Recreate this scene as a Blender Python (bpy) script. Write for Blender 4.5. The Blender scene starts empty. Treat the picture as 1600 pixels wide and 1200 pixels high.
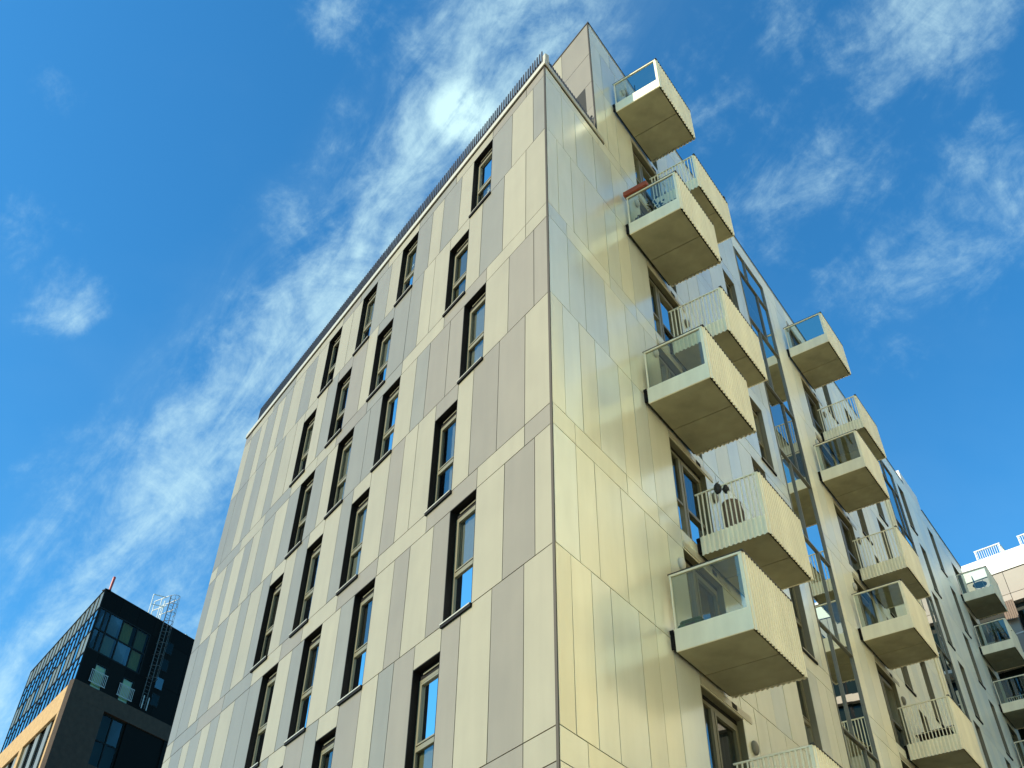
import bpy, bmesh, math, random
from mathutils import Vector, Matrix
R = random.Random(7)
SC = bpy.context.scene
COL = SC.collection

# ------------------------------------------------------------------ camera
Z0 = 7.3509                                   # height of the sill line of the lowest whole storey in view
CAM = Vector((-0.63528, -13.00509, 1.6))
th = -0.751590; ro = 0.0139175
def _rot(ax, ay, az):
    v = Vector((ax, ay, az)); return Matrix.Rotation(v.length, 3, v.normalized())
B_ = Matrix(((1, 0, 0), (0, 0, -1), (0, 1, 0)))
RM = _rot(th, 0, ro) @ B_                     # world -> camera (x right, y down, z forward)
cam_d = bpy.data.cameras.new('camera'); cam = bpy.data.objects.new('camera', cam_d); COL.objects.link(cam)
mw = Matrix((RM[0], -RM[1], -RM[2])).transposed().to_4x4(); mw.translation = CAM
cam.matrix_world = mw
cam_d.sensor_fit = 'HORIZONTAL'; cam_d.sensor_width = 36.0; cam_d.lens = 1519.5 / 1600 * 36
cam_d.clip_end = 5000; cam_d.clip_start = 0.05
SC.camera = cam

# ------------------------------------------------------------------ light
SUN_EL = 28.0
SUN_H = Vector((-0.92, -0.39, 0)).normalized()
sdir = Vector((SUN_H.x * math.cos(math.radians(SUN_EL)), SUN_H.y * math.cos(math.radians(SUN_EL)), math.sin(math.radians(SUN_EL))))
sd = bpy.data.lights.new('sun', 'SUN'); sd.energy = 3.7; sd.angle = math.radians(0.5); sd.color = (1.0, 0.86, 0.63)
sun = bpy.data.objects.new('sun', sd); COL.objects.link(sun)
sun.rotation_euler = (-sdir).to_track_quat('-Z', 'Y').to_euler()
SC.view_settings.view_transform = 'Standard'; SC.view_settings.look = 'None'
SC.view_settings.exposure = 0.86; SC.view_settings.gamma = 1.0; SC.view_settings.use_curve_mapping = False

def px(x, y):                                 # direction of a point of the view, used only to find compass bearings of clouds
    d = RM.transposed() @ Vector(((x - 800) / 1519.5, (y - 600) / 1519.5, 1.0)); return d.normalized()

W = bpy.data.worlds.new('World'); SC.world = W; W.use_nodes = True
wn, wl = W.node_tree.nodes, W.node_tree.links
wn.clear()
def wm(op, a, b=None, c=None, clamp=False):
    n = wn.new('ShaderNodeMath'); n.operation = op; n.use_clamp = clamp
    for i, v in enumerate((a, b, c)):
        if v is None: continue
        if isinstance(v, (int, float)): n.inputs[i].default_value = v
        else: wl.new(v, n.inputs[i])
    return n.outputs[0]
def wrange(v, a, b, c=0.0, d=1.0):
    n = wn.new('ShaderNodeMapRange'); n.interpolation_type = 'SMOOTHSTEP'
    wl.new(v, n.inputs[0])
    for i, q in enumerate((a, b, c, d)): n.inputs[i + 1].default_value = q
    return n.outputs[0]
geo = wn.new('ShaderNodeTexCoord'); DIR = geo.outputs['Generated']
def wdot(v):
    n = wn.new('ShaderNodeVectorMath'); n.operation = 'DOT_PRODUCT'; wl.new(DIR, n.inputs[0]); n.inputs[1].default_value = v
    return n.outputs['Value']
def wnoise(scale, detail, rough, dist=0.0, off=(0, 0, 0), stretch=(1, 1, 1), rot=(0, 0, 0)):
    mp = wn.new('ShaderNodeMapping'); mp.inputs['Location'].default_value = off; mp.inputs['Scale'].default_value = stretch
    mp.inputs['Rotation'].default_value = rot
    wl.new(DIR, mp.inputs['Vector'])
    n = wn.new('ShaderNodeTexNoise'); n.inputs['Scale'].default_value = scale; n.inputs['Detail'].default_value = detail
    n.inputs['Roughness'].default_value = rough; n.inputs['Distortion'].default_value = dist
    wl.new(mp.outputs[0], n.inputs['Vector']); return n.outputs['Fac']
sky = wn.new('ShaderNodeTexSky'); sky.sky_type = 'NISHITA'; sky.sun_disc = False
sky.sun_elevation = math.radians(SUN_EL); sky.sun_rotation = math.atan2(SUN_H.x, SUN_H.y)
sky.air_density = 1.0; sky.dust_density = 0.4; sky.ozone_density = 2.0; sky.altitude = 50
hs = wn.new('ShaderNodeHueSaturation'); hs.inputs['Saturation'].default_value = 1.12; hs.inputs['Value'].default_value = 1.0
hs.inputs['Hue'].default_value = 0.5
wl.new(sky.outputs[0], hs.inputs['Color'])
tint = wn.new('ShaderNodeMix'); tint.data_type = 'RGBA'; tint.blend_type = 'MULTIPLY'; tint.inputs['Factor'].default_value = 1
wl.new(hs.outputs[0], tint.inputs[6]); tint.inputs[7].default_value = (.30, .86, 1.03, 1)
# clouds: one long streak of torn cirrus plus scattered flecks, laid out by compass bearing and height
b0, b1 = px(90, 1010), px(720, 170)
bn = b0.cross(b1).normalized()
warp = wnoise(7.0, 5, 0.6, 0.4)
bandd = wm('ABSOLUTE', wm('ADD', wdot(bn), wm('MULTIPLY', wm('SUBTRACT', warp, 0.5), 0.10)))
mid = px(300, 640)
band = wm('SUBTRACT', 1.0, wrange(bandd, 0.0, 0.135))
band = wm('MULTIPLY', band, wrange(wdot(mid), 0.72, 0.86))
mask = wm('MULTIPLY', band, 0.78)
blobs = [((722, 178), 3.6, .78), ((745, 90), 6, .62), ((700, 250), 5.5, .55), ((850, 5), 6.0, .72), ((800, -60), 8, .6), ((1290, 100), 7.5, .60), ((1480, 10), 5.0, .70),
         ((1150, 200), 8.0, .62), ((1300, 205), 6, .62), ((1450, 430), 5.5, .56), ((1525, 330), 5.0, .57), ((1385, 480), 4.5, .55),
         ((30, 370), 3.0, .62), ((95, 450), 2.8, .66), ((60, 410), 3.0, .6), ((470, 345), 2.8, .70), ((82, 140), 1.8, .62), ((550, 25), 3.4, .62), ((640, 120), 5.5, .5),
         ((545, 265), 3.6, .58), ((600, 360), 5, .45), ((560, 160), 3, .48), ((60, 1060), 10.0, .70), ((20, 1150), 8.0, .66), ((200, 880), 9.0, .62), ((1180, 340), 4, .52), ((900, 320), 9, .4)]
for (p, r_, a_) in blobs:
    g = wrange(wm('ADD', wdot(px(*p)), wm('MULTIPLY', wm('SUBTRACT', warp, 0.5), 3.4 * (1 - math.cos(math.radians(r_))))), math.cos(math.radians(r_ * 1.25)), 1.0 + .3 * (1 - math.cos(math.radians(r_))))
    mask = wm('MAXIMUM', mask, wm('MULTIPLY', g, a_))
# filaments drawn out along the streak, over a fine mottle
ax = bn; ay = mid; az = ax.cross(ay).normalized()
cb = wn.new('ShaderNodeCombineXYZ')
wl.new(wm('MULTIPLY', wdot(ax), 3.0), cb.inputs[0]); wl.new(wdot(ay), cb.inputs[1]); wl.new(wm('MULTIPLY', wdot(az), 1.1), cb.inputs[2])
def wnoise2(scale, detail, rough, dist, off):
    mp = wn.new('ShaderNodeMapping'); mp.inputs['Location'].default_value = off; wl.new(cb.outputs[0], mp.inputs['Vector'])
    n = wn.new('ShaderNodeTexNoise'); n.inputs['Scale'].default_value = scale; n.inputs['Detail'].default_value = detail
    n.inputs['Roughness'].default_value = rough; n.inputs['Distortion'].default_value = dist; wl.new(mp.outputs[0], n.inputs['Vector']); return n.outputs['Fac']
n1 = wnoise2(7.0, 12, 0.66, 0.5, (3.1, 1.7, 0.4))
n3 = wnoise(13.0, 12, 0.68, 0.7, (2.0, 9.0, 3.0))
n2 = wnoise(48.0, 8, 0.65, 0.3, (1.0, 4.0, 2.0))
nn = wm('ADD', wm('ADD', wm('MULTIPLY', n1, 0.40), wm('MULTIPLY', n3, 0.38)), wm('MULTIPLY', n2, 0.22))
val = wm('ADD', nn, wm('MULTIPLY', wm('SUBTRACT', mask, 1.0), 0.36))
dens = wm('MULTIPLY', wm('POWER', wrange(val, 0.20, 0.62), 1.5), 0.72)
core = wm('MULTIPLY', wm('MULTIPLY', wrange(wdot(px(722, 178)), math.cos(math.radians(2.3)), 1.0), wrange(nn, .36, .56)), 0.55)
dens = wm('ADD', dens, core, None, True)
dens = wm('ADD', dens, wm('MULTIPLY', wm('MULTIPLY', band, wrange(n1, .30, .62)), 0.10), None, True)
# thin veil so the blue is not one even wash
veil = wm('MULTIPLY', wrange(wnoise(3.0, 5, 0.55, 0.3, (7, 2, 5)), 0.45, 0.8), 0.06)
dens = wm('ADD', dens, veil, None, True)
mx = wn.new('ShaderNodeMix'); mx.data_type = 'RGBA'
wl.new(dens, mx.inputs['Factor']); wl.new(tint.outputs[2], mx.inputs[6]); mx.inputs[7].default_value = (2.7, 3.9, 4.1, 1)
bg = wn.new('ShaderNodeBackground'); bg.inputs['Strength'].default_value = 0.143
wl.new(mx.outputs[2], bg.inputs['Color'])
wo = wn.new('ShaderNodeOutputWorld'); wl.new(bg.outputs[0], wo.inputs['Surface'])

# ------------------------------------------------------------------ materials
def mat(name, col, rough=0.5, metal=0.0, spec=0.5, jitter=0.0, noise=0.0, nscale=2.0, bump=0.0, bscale=20.0, streak=0.0, coat=0.0):
    m = bpy.data.materials.new(name); m.use_nodes = True
    nt = m.node_tree; p = nt.nodes['Principled BSDF']
    p.inputs['Base Color'].default_value = (*col, 1); p.inputs['Roughness'].default_value = rough
    p.inputs['Metallic'].default_value = metal; p.inputs['Specular IOR Level'].default_value = spec
    p.inputs['Coat Weight'].default_value = coat; p.inputs['Coat Roughness'].default_value = 0.08
    last = None
    tc = nt.nodes.new('ShaderNodeTexCoord')
    def vmul(colsock, facsock):
        n = nt.nodes.new('ShaderNodeMix'); n.data_type = 'RGBA'; n.blend_type = 'MULTIPLY'; n.inputs['Factor'].default_value = 1
        if colsock is None: n.inputs[6].default_value = (*col, 1)
        else: nt.links.new(colsock, n.inputs[6])
        nt.links.new(facsock, n.inputs[7]); return n.outputs[2]
    if jitter:
        oi = nt.nodes.new('ShaderNodeObjectInfo'); mr = nt.nodes.new('ShaderNodeMapRange')
        nt.links.new(oi.outputs['Random'], mr.inputs[0]); mr.inputs[3].default_value = 1 - jitter; mr.inputs[4].default_value = 1 + jitter
        last = vmul(last, mr.outputs[0])
    if noise:
        nz = nt.nodes.new('ShaderNodeTexNoise'); nz.inputs['Scale'].default_value = nscale; nz.inputs['Detail'].default_value = 6
        nt.links.new(tc.outputs['Object'], nz.inputs['Vector'])
        mr = nt.nodes.new('ShaderNodeMapRange'); nt.links.new(nz.outputs['Fac'], mr.inputs[0])
        mr.inputs[1].default_value = .25; mr.inputs[2].default_value = .75
        mr.inputs[3].default_value = 1 - noise; mr.inputs[4].default_value = 1 + noise
        last = vmul(last, mr.outputs[0])
    if streak:                                  # rain runs: long in z, narrow across
        mp = nt.nodes.new('ShaderNodeMapping'); mp.inputs['Scale'].default_value = (2.6, 2.6, 0.35)
        nt.links.new(tc.outputs['Object'], mp.inputs['Vector'])
        nz = nt.nodes.new('ShaderNodeTexNoise'); nz.inputs['Scale'].default_value = 1.3; nz.inputs['Detail'].default_value = 5
        nt.links.new(mp.outputs[0], nz.inputs['Vector'])
        mr = nt.nodes.new('ShaderNodeMapRange'); nt.links.new(nz.outputs['Fac'], mr.inputs[0])
        mr.inputs[1].default_value = .35; mr.inputs[2].default_value = .7
        mr.inputs[3].default_value = 1.0; mr.inputs[4].default_value = 1 - streak
        last = vmul(last, mr.outputs[0])
    if last is not None: nt.links.new(last, p.inputs['Base Color'])
    if bump:
        nz = nt.nodes.new('ShaderNodeTexNoise'); nz.inputs['Scale'].default_value = bscale; nz.inputs['Detail'].default_value = 4
        nt.links.new(tc.outputs['Object'], nz.inputs['Vector'])
        bp = nt.nodes.new('ShaderNodeBump'); bp.inputs['Strength'].default_value = bump; bp.inputs['Distance'].default_value = 0.02
        nt.links.new(nz.outputs['Fac'], bp.inputs['Height']); nt.links.new(bp.outputs[0], p.inputs['Normal'])
    return m

def glass(name, tint, refl, rough=0.0, top=1.0):
    m = bpy.data.materials.new(name); m.use_nodes = True; nt = m.node_tree; nt.nodes.clear()
    tr = nt.nodes.new('ShaderNodeBsdfTransparent'); tr.inputs[0].default_value = (*tint, 1)
    gl = nt.nodes.new('ShaderNodeBsdfGlossy'); gl.inputs['Color'].default_value = (.86, .88, .86, 1); gl.inputs['Roughness'].default_value = rough
    fr = nt.nodes.new('ShaderNodeFresnel'); fr.inputs[0].default_value = 1.5
    mr = nt.nodes.new('ShaderNodeMapRange'); nt.links.new(fr.outputs[0], mr.inputs[0])
    mr.inputs[1].default_value = 0.04; mr.inputs[2].default_value = 1.0; mr.inputs[3].default_value = refl; mr.inputs[4].default_value = top
    mx = nt.nodes.new('ShaderNodeMixShader'); out = nt.nodes.new('ShaderNodeOutputMaterial')
    nt.links.new(mr.outputs[0], mx.inputs[0]); nt.links.new(tr.outputs[0], mx.inputs[1]); nt.links.new(gl.outputs[0], mx.inputs[2])
    nt.links.new(mx.outputs[0], out.inputs[0]); return m

M = {}
M['cream'] = mat('cream_panel', (.285, .254, .165), .40, .0, .42, .05, .05, 1.1, 0, 20, .07)
M['taupe'] = mat('taupe_panel', (.205, .178, .124), .40, .0, .42, .05, .05, 1.1, 0, 20, .07)
M['grey'] = mat('grey_panel', (.182, .171, .128), .40, .0, .42, .05, .05, 1.1, 0, 20, .07)
M['champ'] = mat('champagne_panel', (.89, .86, .67), .26, .36, .5, .05, .05, .8, .05, 1.4, .06)
M['champ_far'] = mat('champagne_panel_far', (.90, .87, .70), .40, .10, .5, .05, .05, .8)
M['champ_far2'] = mat('champagne_grey_panel_far', (.86, .86, .73), .38, .12, .5, .05, .05, .8)
M['champ2'] = mat('champagne_grey_panel', (.84, .85, .73), .23, .40, .5, .05, .05, .8, .05, 1.4, .06)
M['shell'] = mat('dark_membrane', (.02, .02, .018), .9)
M['black'] = mat('black_metal', (.010, .009, .008), .6, 0, .12)
M['fin'] = mat('dark_fin_metal', (.035, .034, .033), .45, .3, .4)
M['trim'] = mat('cream_trim', (.52, .48, .36), .35, .3, .5, 0, .03)
M['frame'] = mat('olive_cream_frame', (.175, .162, .10), .4, .1)
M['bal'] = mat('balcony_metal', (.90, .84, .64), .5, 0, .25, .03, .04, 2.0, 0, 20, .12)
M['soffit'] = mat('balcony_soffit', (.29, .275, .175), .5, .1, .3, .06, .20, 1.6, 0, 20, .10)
M['jointcol'] = mat('corner_joint', (.025, .022, .014), .6, 0, .3)
M['revr'] = mat('reveal_olive', (.17, .165, .125), .5, 0, .3)
M['stairframe'] = mat('stair_frame', (.15, .15, .12), .4, .2)
M['sealant'] = mat('black_gap', (.008, .008, .007), .9, 0, .1)
M['pane'] = glass('window_glass', (.50, .54, .51), .22)
M['panedk'] = glass('stair_glass', (.30, .36, .34), .50)
M['balglass'] = glass('balcony_glass', (.66, .74, .66), .10)
M['lampw'] = mat('wall_light_white', (.55, .53, .46), .35)
M['lampg'] = mat('wall_light_grey', (.20, .19, .16), .4)
CURT = [mat('curtain_dark', (.05, .05, .045), .9), mat('curtain_olive', (.20, .19, .11), .9), mat('curtain_pale', (.42, .42, .38), .9),
        mat('curtain_grey', (.12, .12, .11), .9), mat('blind_cream', (.36, .34, .20), .9)]
M['deco'] = mat('window_decoration_white', (.85, .85, .8), .6)
M['asphalt'] = mat('asphalt', (.07, .068, .06), .85, 0, .4, 0, .15, 4, .3, 60)
M['paving'] = mat('paving', (.46, .42, .32), .8, 0, .4, 0, .12, 1)
M['kerb'] = mat('kerb_stone', (.35, .34, .31), .8, 0, .4, 0, .1, 3)
M['ground'] = mat('earth', (.24, .22, .17), .95, 0, .3, 0, .2, .2)
M['paint'] = mat('road_paint', (.75, .75, .72), .6)
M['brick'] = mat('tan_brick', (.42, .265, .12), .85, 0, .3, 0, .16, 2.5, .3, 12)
M['brick_shaded'] = mat('tan_brick_shaded', (.055, .036, .024), .85, 0, .3, 0, .2, 2.5, .3, 12)  # the tan brick again, darkened in colour for the shaded side
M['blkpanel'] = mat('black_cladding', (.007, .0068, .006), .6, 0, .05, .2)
M['spandrel'] = mat('olive_spandrel', (.16, .165, .115), .3, .2, .5, .12)
M['mull'] = mat('dark_mullion', (.012, .012, .011), .5, 0, .1)
M['bluepane'] = glass('blue_glass', (.05, .07, .09), .62)
M['dkpane'] = glass('dark_glass', (.42, .50, .42), .02, 0.0, .14)
M['room'] = mat('dim_room', (.03, .034, .03), .9)
M['greenroom'] = mat('lit_room_green', (.85, .80, .30), .9)  # brightness of a lit interior put into the colour
M['galv'] = mat('galvanised_steel', (.40, .40, .38), .5, .1)
M['steel_shaded'] = mat('galvanised_steel_shaded', (.09, .09, .085), .55, .1, .3)  # galvanised steel with the ladder's shade put into its colour
M['red'] = mat('red_paint', (.40, .035, .03), .5)
M['white'] = mat('white_render', (.80, .78, .72), .7, 0, .4, 0, .03, .6)
M['pinkpan'] = mat('pinkish_panel', (.35, .305, .255), .6, 0, .4, .05, .05, 1)
M['browncorr'] = mat('brown_metal', (.16, .11, .08), .6)
M['terracotta'] = mat('terracotta', (.30, .075, .04), .75, 0, .3, 0, .12, 6)
M['leaf'] = mat('leaf', (.055, .10, .035), .6, 0, .4, .2, .2, 9)
M['wicker'] = mat('wicker', (.26, .19, .14), .8, 0, .3, 0, .3, 40, .6, 60)
M['green'] = mat('green_fabric', (.025, .14, .055), .8, 0, .3, 0, .3, 20)
M['dark'] = mat('dark_fabric', (.015, .015, .017), .7)
M['wood'] = mat('dark_timber', (.06, .045, .035), .7, 0, .3, 0, .2, 8)
M['oppw'] = mat('bounce_wall', (.88, .80, .58), .7, 0, .4, 0, .05, .4)  # unseen walls across the street, paled to bounce more sun
M['oppg'] = glass('opposite_glass', (.12, .14, .14), .4)

# ------------------------------------------------------------------ mesh helpers
DL = Vector((-0.57359336, 0.81914019, 0)); NL = Vector((-0.81914019, -0.57359336, 0))
DR = Vector((0.58449874, 0.81139462, 0)); NR = Vector((0.81139462, -0.58449874, 0))
def frame(cx, cy, o=(0, 0, 0)):
    m = Matrix((cx, cy, Vector((0, 0, 1)))).transposed().to_4x4(); m.translation = Vector(o); return m
FL = frame(DL, NL)          # x = along the left wall, y = out of the wall
FR = frame(DR, NR)          # x = along the right wall, y = out of the wall (mirrored frame; meshes are built with world handedness below)

class MB:
    """collects faces in wall coordinates (along, out, up)"""
    def __init__(s): s.v = []; s.f = []
    def quad(s, *p):
        i = len(s.v); s.v += [tuple(q) for q in p]; s.f.append(tuple(range(i, i + len(p))))
    def box(s, a0, a1, o0, o1, z0, z1):
        i = len(s.v)
        s.v += [(a0, o0, z0), (a1, o0, z0), (a1, o1, z0), (a0, o1, z0), (a0, o0, z1), (a1, o0, z1), (a1, o1, z1), (a0, o1, z1)]
        s.f += [tuple(i + k for k in q) for q in ((0, 3, 2, 1), (4, 5, 6, 7), (0, 1, 5, 4), (1, 2, 6, 5), (2, 3, 7, 6), (3, 0, 4, 7))]
    def tube(s, p, q, r, n=6, r2=None):
        p = Vector(p); q = Vector(q); d = (q - p).normalized(); r2 = r if r2 is None else r2
        a = d.orthogonal().normalized(); b = d.cross(a); i = len(s.v)
        for k in range(n):
            t = 2 * math.pi * k / n; w = a * math.cos(t) + b * math.sin(t)
            s.v.append(tuple(p + w * r)); s.v.append(tuple(q + w * r2))
        for k in range(n):
            j = (k + 1) % n; s.f.append((i + 2 * k, i + 2 * j, i + 2 * j + 1, i + 2 * k + 1))
        s.f.append(tuple(i + 2 * k for k in range(n))); s.f.append(tuple(i + 2 * k + 1 for k in range(n)))
    def lathe(s, c, prof, n=12):
        i = len(s.v); c = Vector(c)
        for (r, z) in prof:
            for k in range(n):
                t = 2 * math.pi * k / n; s.v.append((c.x + r * math.cos(t), c.y + r * math.sin(t), c.z + z))
        for m in range(len(prof) - 1):
            for k in range(n):
                j = (k + 1) % n; s.f.append((i + m * n + k, i + m * n + j, i + (m + 1) * n + j, i + (m + 1) * n + k))
        s.f.append(tuple(i + k for k in range(n))); s.f.append(tuple(i + (len(prof) - 1) * n + k for k in range(n)))
    def mesh(s, name, mt, smooth=False, bevel=0.0):
        me = bpy.data.meshes.new(name); bm = bmesh.new()
        vs = [bm.verts.new(q) for q in s.v]
        for f in s.f:
            try: bm.faces.new([vs[k] for k in f])
            except ValueError: pass
        bmesh.ops.recalc_face_normals(bm, faces=bm.faces)
        if bevel: bmesh.ops.bevel(bm, geom=list(bm.edges), offset=bevel, segments=1, affect='EDGES')
        if smooth:
            for f in bm.faces: f.smooth = True
        bm.to_mesh(me); bm.free(); me.materials.append(mt); return me
    def build(s, name, mt, parent=None, mtx=None, smooth=False, bevel=0.0):
        return link(name, s.mesh(name, mt, smooth, bevel), parent, mtx)
def link(name, me, parent=None, mtx=None):
    o = bpy.data.objects.new(name, me); COL.objects.link(o)
    if parent is not None: o.parent = parent
    if mtx is not None: o.matrix_local = mtx
    return o
def empty(name, loc=(0, 0, 0), mtx=None):
    o = bpy.data.objects.new(name, None); COL.objects.link(o); o.empty_display_size = .3
    if mtx is not None: o.matrix_world = mtx
    else: o.location = loc
    return o
def tag(o, label=None, cat=None, group=None, kind=None):
    for k, v in (('label', label), ('category', cat), ('group', group), ('kind', kind)):
        if v: o[k] = v
    return o
KIDS = {}
def kids(o): return [c for c in bpy.data.objects if c.parent == o]
def copy_tree(o, parent, mtx=None, ch=None):
    c = o.copy(); COL.objects.link(c)
    if parent is not None: c.parent = parent
    if mtx is not None: c.matrix_local = mtx
    for k in (ch if ch is not None else kids(o)):
        copy_tree(k, c)
    return c
# The right wall's frame is mirrored, which Cycles handles, but keep proper rotations: swap axes in the mesh instead.
class MR(MB):
    def mesh(s, name, mt, smooth=False, bevel=0.0):
        s.v = [(o, a, z) for (a, o, z) in s.v]
        return MB.mesh(s, name, mt, smooth, bevel)
FRS = frame(NR, DR)         # x = out, y = along: a right-handed frame
def at(F, along, out, z, right):
    m = F.copy(); m.translation = F @ Vector((out, along, z)) if right else F @ Vector((along, out, z)); return m
ID = Matrix.Identity(4)

# ================================================================== SETTING
g = MB(); g.quad((-1500, -1500, 0), (1500, -1500, 0), (1500, 1500, 0), (-1500, 1500, 0))
tag(g.build('ground', M['ground']), kind='structure')
p = MB()
p.box(-70, 60, .12, 3.6, .004, .125)
tag(p.build('pavement', M['paving'], None, FL), kind='structure')
p = MR(); p.box(-3, 46, .12, 3.6, .004, .120); tag(p.build('pavement', M['paving'], None, FRS), kind='structure')
p = MR(); p.box(-60, 46, 3.76, 10.6, .0, .008); tag(p.build('road', M['asphalt'], None, FRS), kind='structure')
p = MB(); p.box(-70, 90, 3.76, 11.0, .0, .012); tag(p.build('road', M['asphalt'], None, FL), kind='structure')
p = MB(); p.box(-70, 60, 3.6, 3.75, .0, .130); tag(p.build('kerb', M['kerb'], None, FL), kind='structure')
p = MR(); p.box(-60, 46, 10.75, 13.05, .004, .122); tag(p.build('pavement', M['paving'], None, FRS), kind='structure')

# ================================================================== MAIN BUILDING
bld = empty('apartment_building')
tag(bld, 'corner apartment block clad in cream, taupe and grey panels with stacked projecting balconies', 'apartment block')
H = 2.5021
lev = lambda k: Z0 + 3.0 * k
ROOF = 25.40                     # top of the low corner block
TALL = 31.95                     # top of the tall block
V0T = 2.62                       # where the tall block starts on the right wall
UE = 19.05                       # end of the left wall
VE = 42.1                        # end of the right wall

def Lp(u, o, z): return DL * u + NL * o + Vector((0, 0, z))
def Rp(v, o, z): return DR * v + NR * o + Vector((0, 0, z))
def prism(name, pts, z0, z1, mt, parent):
    me = bpy.data.meshes.new(name); bm = bmesh.new()
    lo = [bm.verts.new((q.x, q.y, z0)) for q in pts]; hi = [bm.verts.new((q.x, q.y, z1)) for q in pts]
    n = len(pts)
    for i in range(n): bm.faces.new((lo[i], lo[(i + 1) % n], hi[(i + 1) % n], hi[i]))
    bm.faces.new(lo[::-1]); bm.faces.new(hi); bmesh.ops.recalc_face_normals(bm, faces=bm.faces)
    bm.to_mesh(me); bm.free(); me.materials.append(mt); return link(name, me, parent)
IN = .34
ins = lambda q: q
def meet(u_off, v_off):           # point where the two walls, moved inwards, cross
    # Lp(u,-a) = Rp(v,-b)
    a, b = -u_off, -v_off
    A = Matrix(((DL.x, -DR.x), (DL.y, -DR.y))); r = Vector((NR.x * b - NL.x * a, NR.y * b - NL.y * a))
    uv = A.inverted() @ r; return Lp(uv.x, a, 0)
c0 = meet(IN, IN)
back = Rp(VE - .05, -IN, 0)
prism('inner_wall', [c0, Lp(UE - .05, -IN, 0), Lp(UE - .05, -9, 0), Rp(10, -9, 0), Rp(10, -IN, 0)], .1, ROOF - .25, M['shell'], bld)
tl = Rp(V0T + .1, 0, 0)
prism('inner_wall', [Rp(V0T + .12, -IN, 0), Rp(V0T + .12, -IN, 0) + DL * 11, Rp(VE - .05, -IN, 0) + DL * 11, back], ROOF - 3, TALL - .1, M['shell'], bld)
prism('inner_wall', [Rp(9.9, -IN, 0), Rp(9.9, -9, 0), Rp(VE - .05, -9, 0), back], .1, ROOF - 2.9, M['shell'], bld)
prism('roof_deck', [c0, Lp(UE - .05, -IN, 0), Lp(UE - .05, -3.4, 0), Rp(V0T + .1, -IN, 0)], ROOF - .24, ROOF - .1, M['paving'], bld)

# ---- left wall: panels, exactly one object each
ODD = [0, .53, 1.47, ('W', 2.41, 3.34), 3.95, 4.87, 5.50, ('W', 6.33, 7.26), 7.90, ('W', 8.81, 9.74), 10.38, ('W', 11.15, 12.08), 12.86, 13.78, 14.75, 15.40, 16.05, 16.88, 17.45, 18.36, UE]
EVEN = [0, .84, 1.77, 2.74, ('W', 3.36, 4.29), 5.06, 5.66, 6.32, ('W', 7.26, 8.19), 8.80, ('W', 9.72, 10.65), 11.36, ('W', 12.03, 12.96), 13.55, 14.43, 15.10, 15.97, 16.78, 17.45, 18.37, UE]
TONE = {5: 'gcg W cgcg W cg W cc W cgcgcgcgcg'.replace(' ', ''), 4: 'ccgc W ccgg W ct W gc W ccgcgcgg'.replace(' ', ''),
        3: 'ttc W ttgc W gg W cg W gcgcgcgcgt'.replace(' ', ''), 2: 'cttc W cctc W gc W gc W gcgcgcgg'.replace(' ', ''),
        1: 'ctc W tctc W gc W gc W ggcgcgcgcc'.replace(' ', ''), 0: 'ctct W tgct W gt W gc W gggcgcgc'.replace(' ', ''),
        -1: 'ttc W tcgc W cg W gc W gcggccgcg'.replace(' ', ''), -2: 'cgtc W cctg W gc W gt W gcgcgccg'.replace(' ', '')}
TN = {'c': 'cream', 't': 'taupe', 'g': 'grey'}
GAP = .009
WIN_L = []
def panel(a0, a1, z0, z1, key, right=False, parent=bld):
    if a1 - a0 < .05 or z1 - z0 < .05: return
    b = MR() if right else MB()
    dz = [R.uniform(-.0035, .0035) if right else R.uniform(-.0016, .0016) for _ in range(4)]
    x0, x1, y0, y1 = a0 + GAP, a1 - GAP, z0 + GAP, z1 - GAP
    if right and (a0 == 0 or abs(a0 - V0T) < 1e-6): x0 = a0 + .028
    if not right and a0 == 0: x0 = .016
    if not right:
        f = [(x0, dz[0], y0), (x1, dz[1], y0), (x1, dz[2], y1), (x0, dz[3], y1)]
        bk = [(q[0], -.035, q[2]) for q in f]
        b.quad(*f)
        for i in range(4): j = (i + 1) % 4; b.quad(f[i], bk[i], bk[j], f[j])
        return b.build('panel', M[key], parent, FL)
    # glossy right-hand panels bow very slightly between their fixings
    nx, nz = 2, 4; amp = R.uniform(.0008, .0035) * R.choice((1, 1, -1))
    gr = []
    for j in range(nz + 1):
        for i in range(nx + 1):
            s, t = i / nx, j / nz
            o = dz[0] * (1 - s) * (1 - t) + dz[1] * s * (1 - t) + dz[2] * s * t + dz[3] * (1 - s) * t
            o += amp * math.sin(math.pi * s) * math.sin(math.pi * t) + R.uniform(-.0005, .0005)
            gr.append((x0 + (x1 - x0) * s, o, y0 + (y1 - y0) * t))
    b.v = gr[:]
    for j in range(nz):
        for i in range(nx):
            k = j * (nx + 1) + i; b.f.append((k, k + 1, k + nx + 2, k + nx + 1))
    cs = [gr[0], gr[nx], gr[-1], gr[nz * (nx + 1)]]
    for i in range(4):
        j = (i + 1) % 4; b.quad(cs[i], (cs[i][0], -.035, cs[i][2]), (cs[j][0], -.035, cs[j][2]), cs[j])
    return b.build('panel', M[key], parent, FRS, smooth=False)

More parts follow.
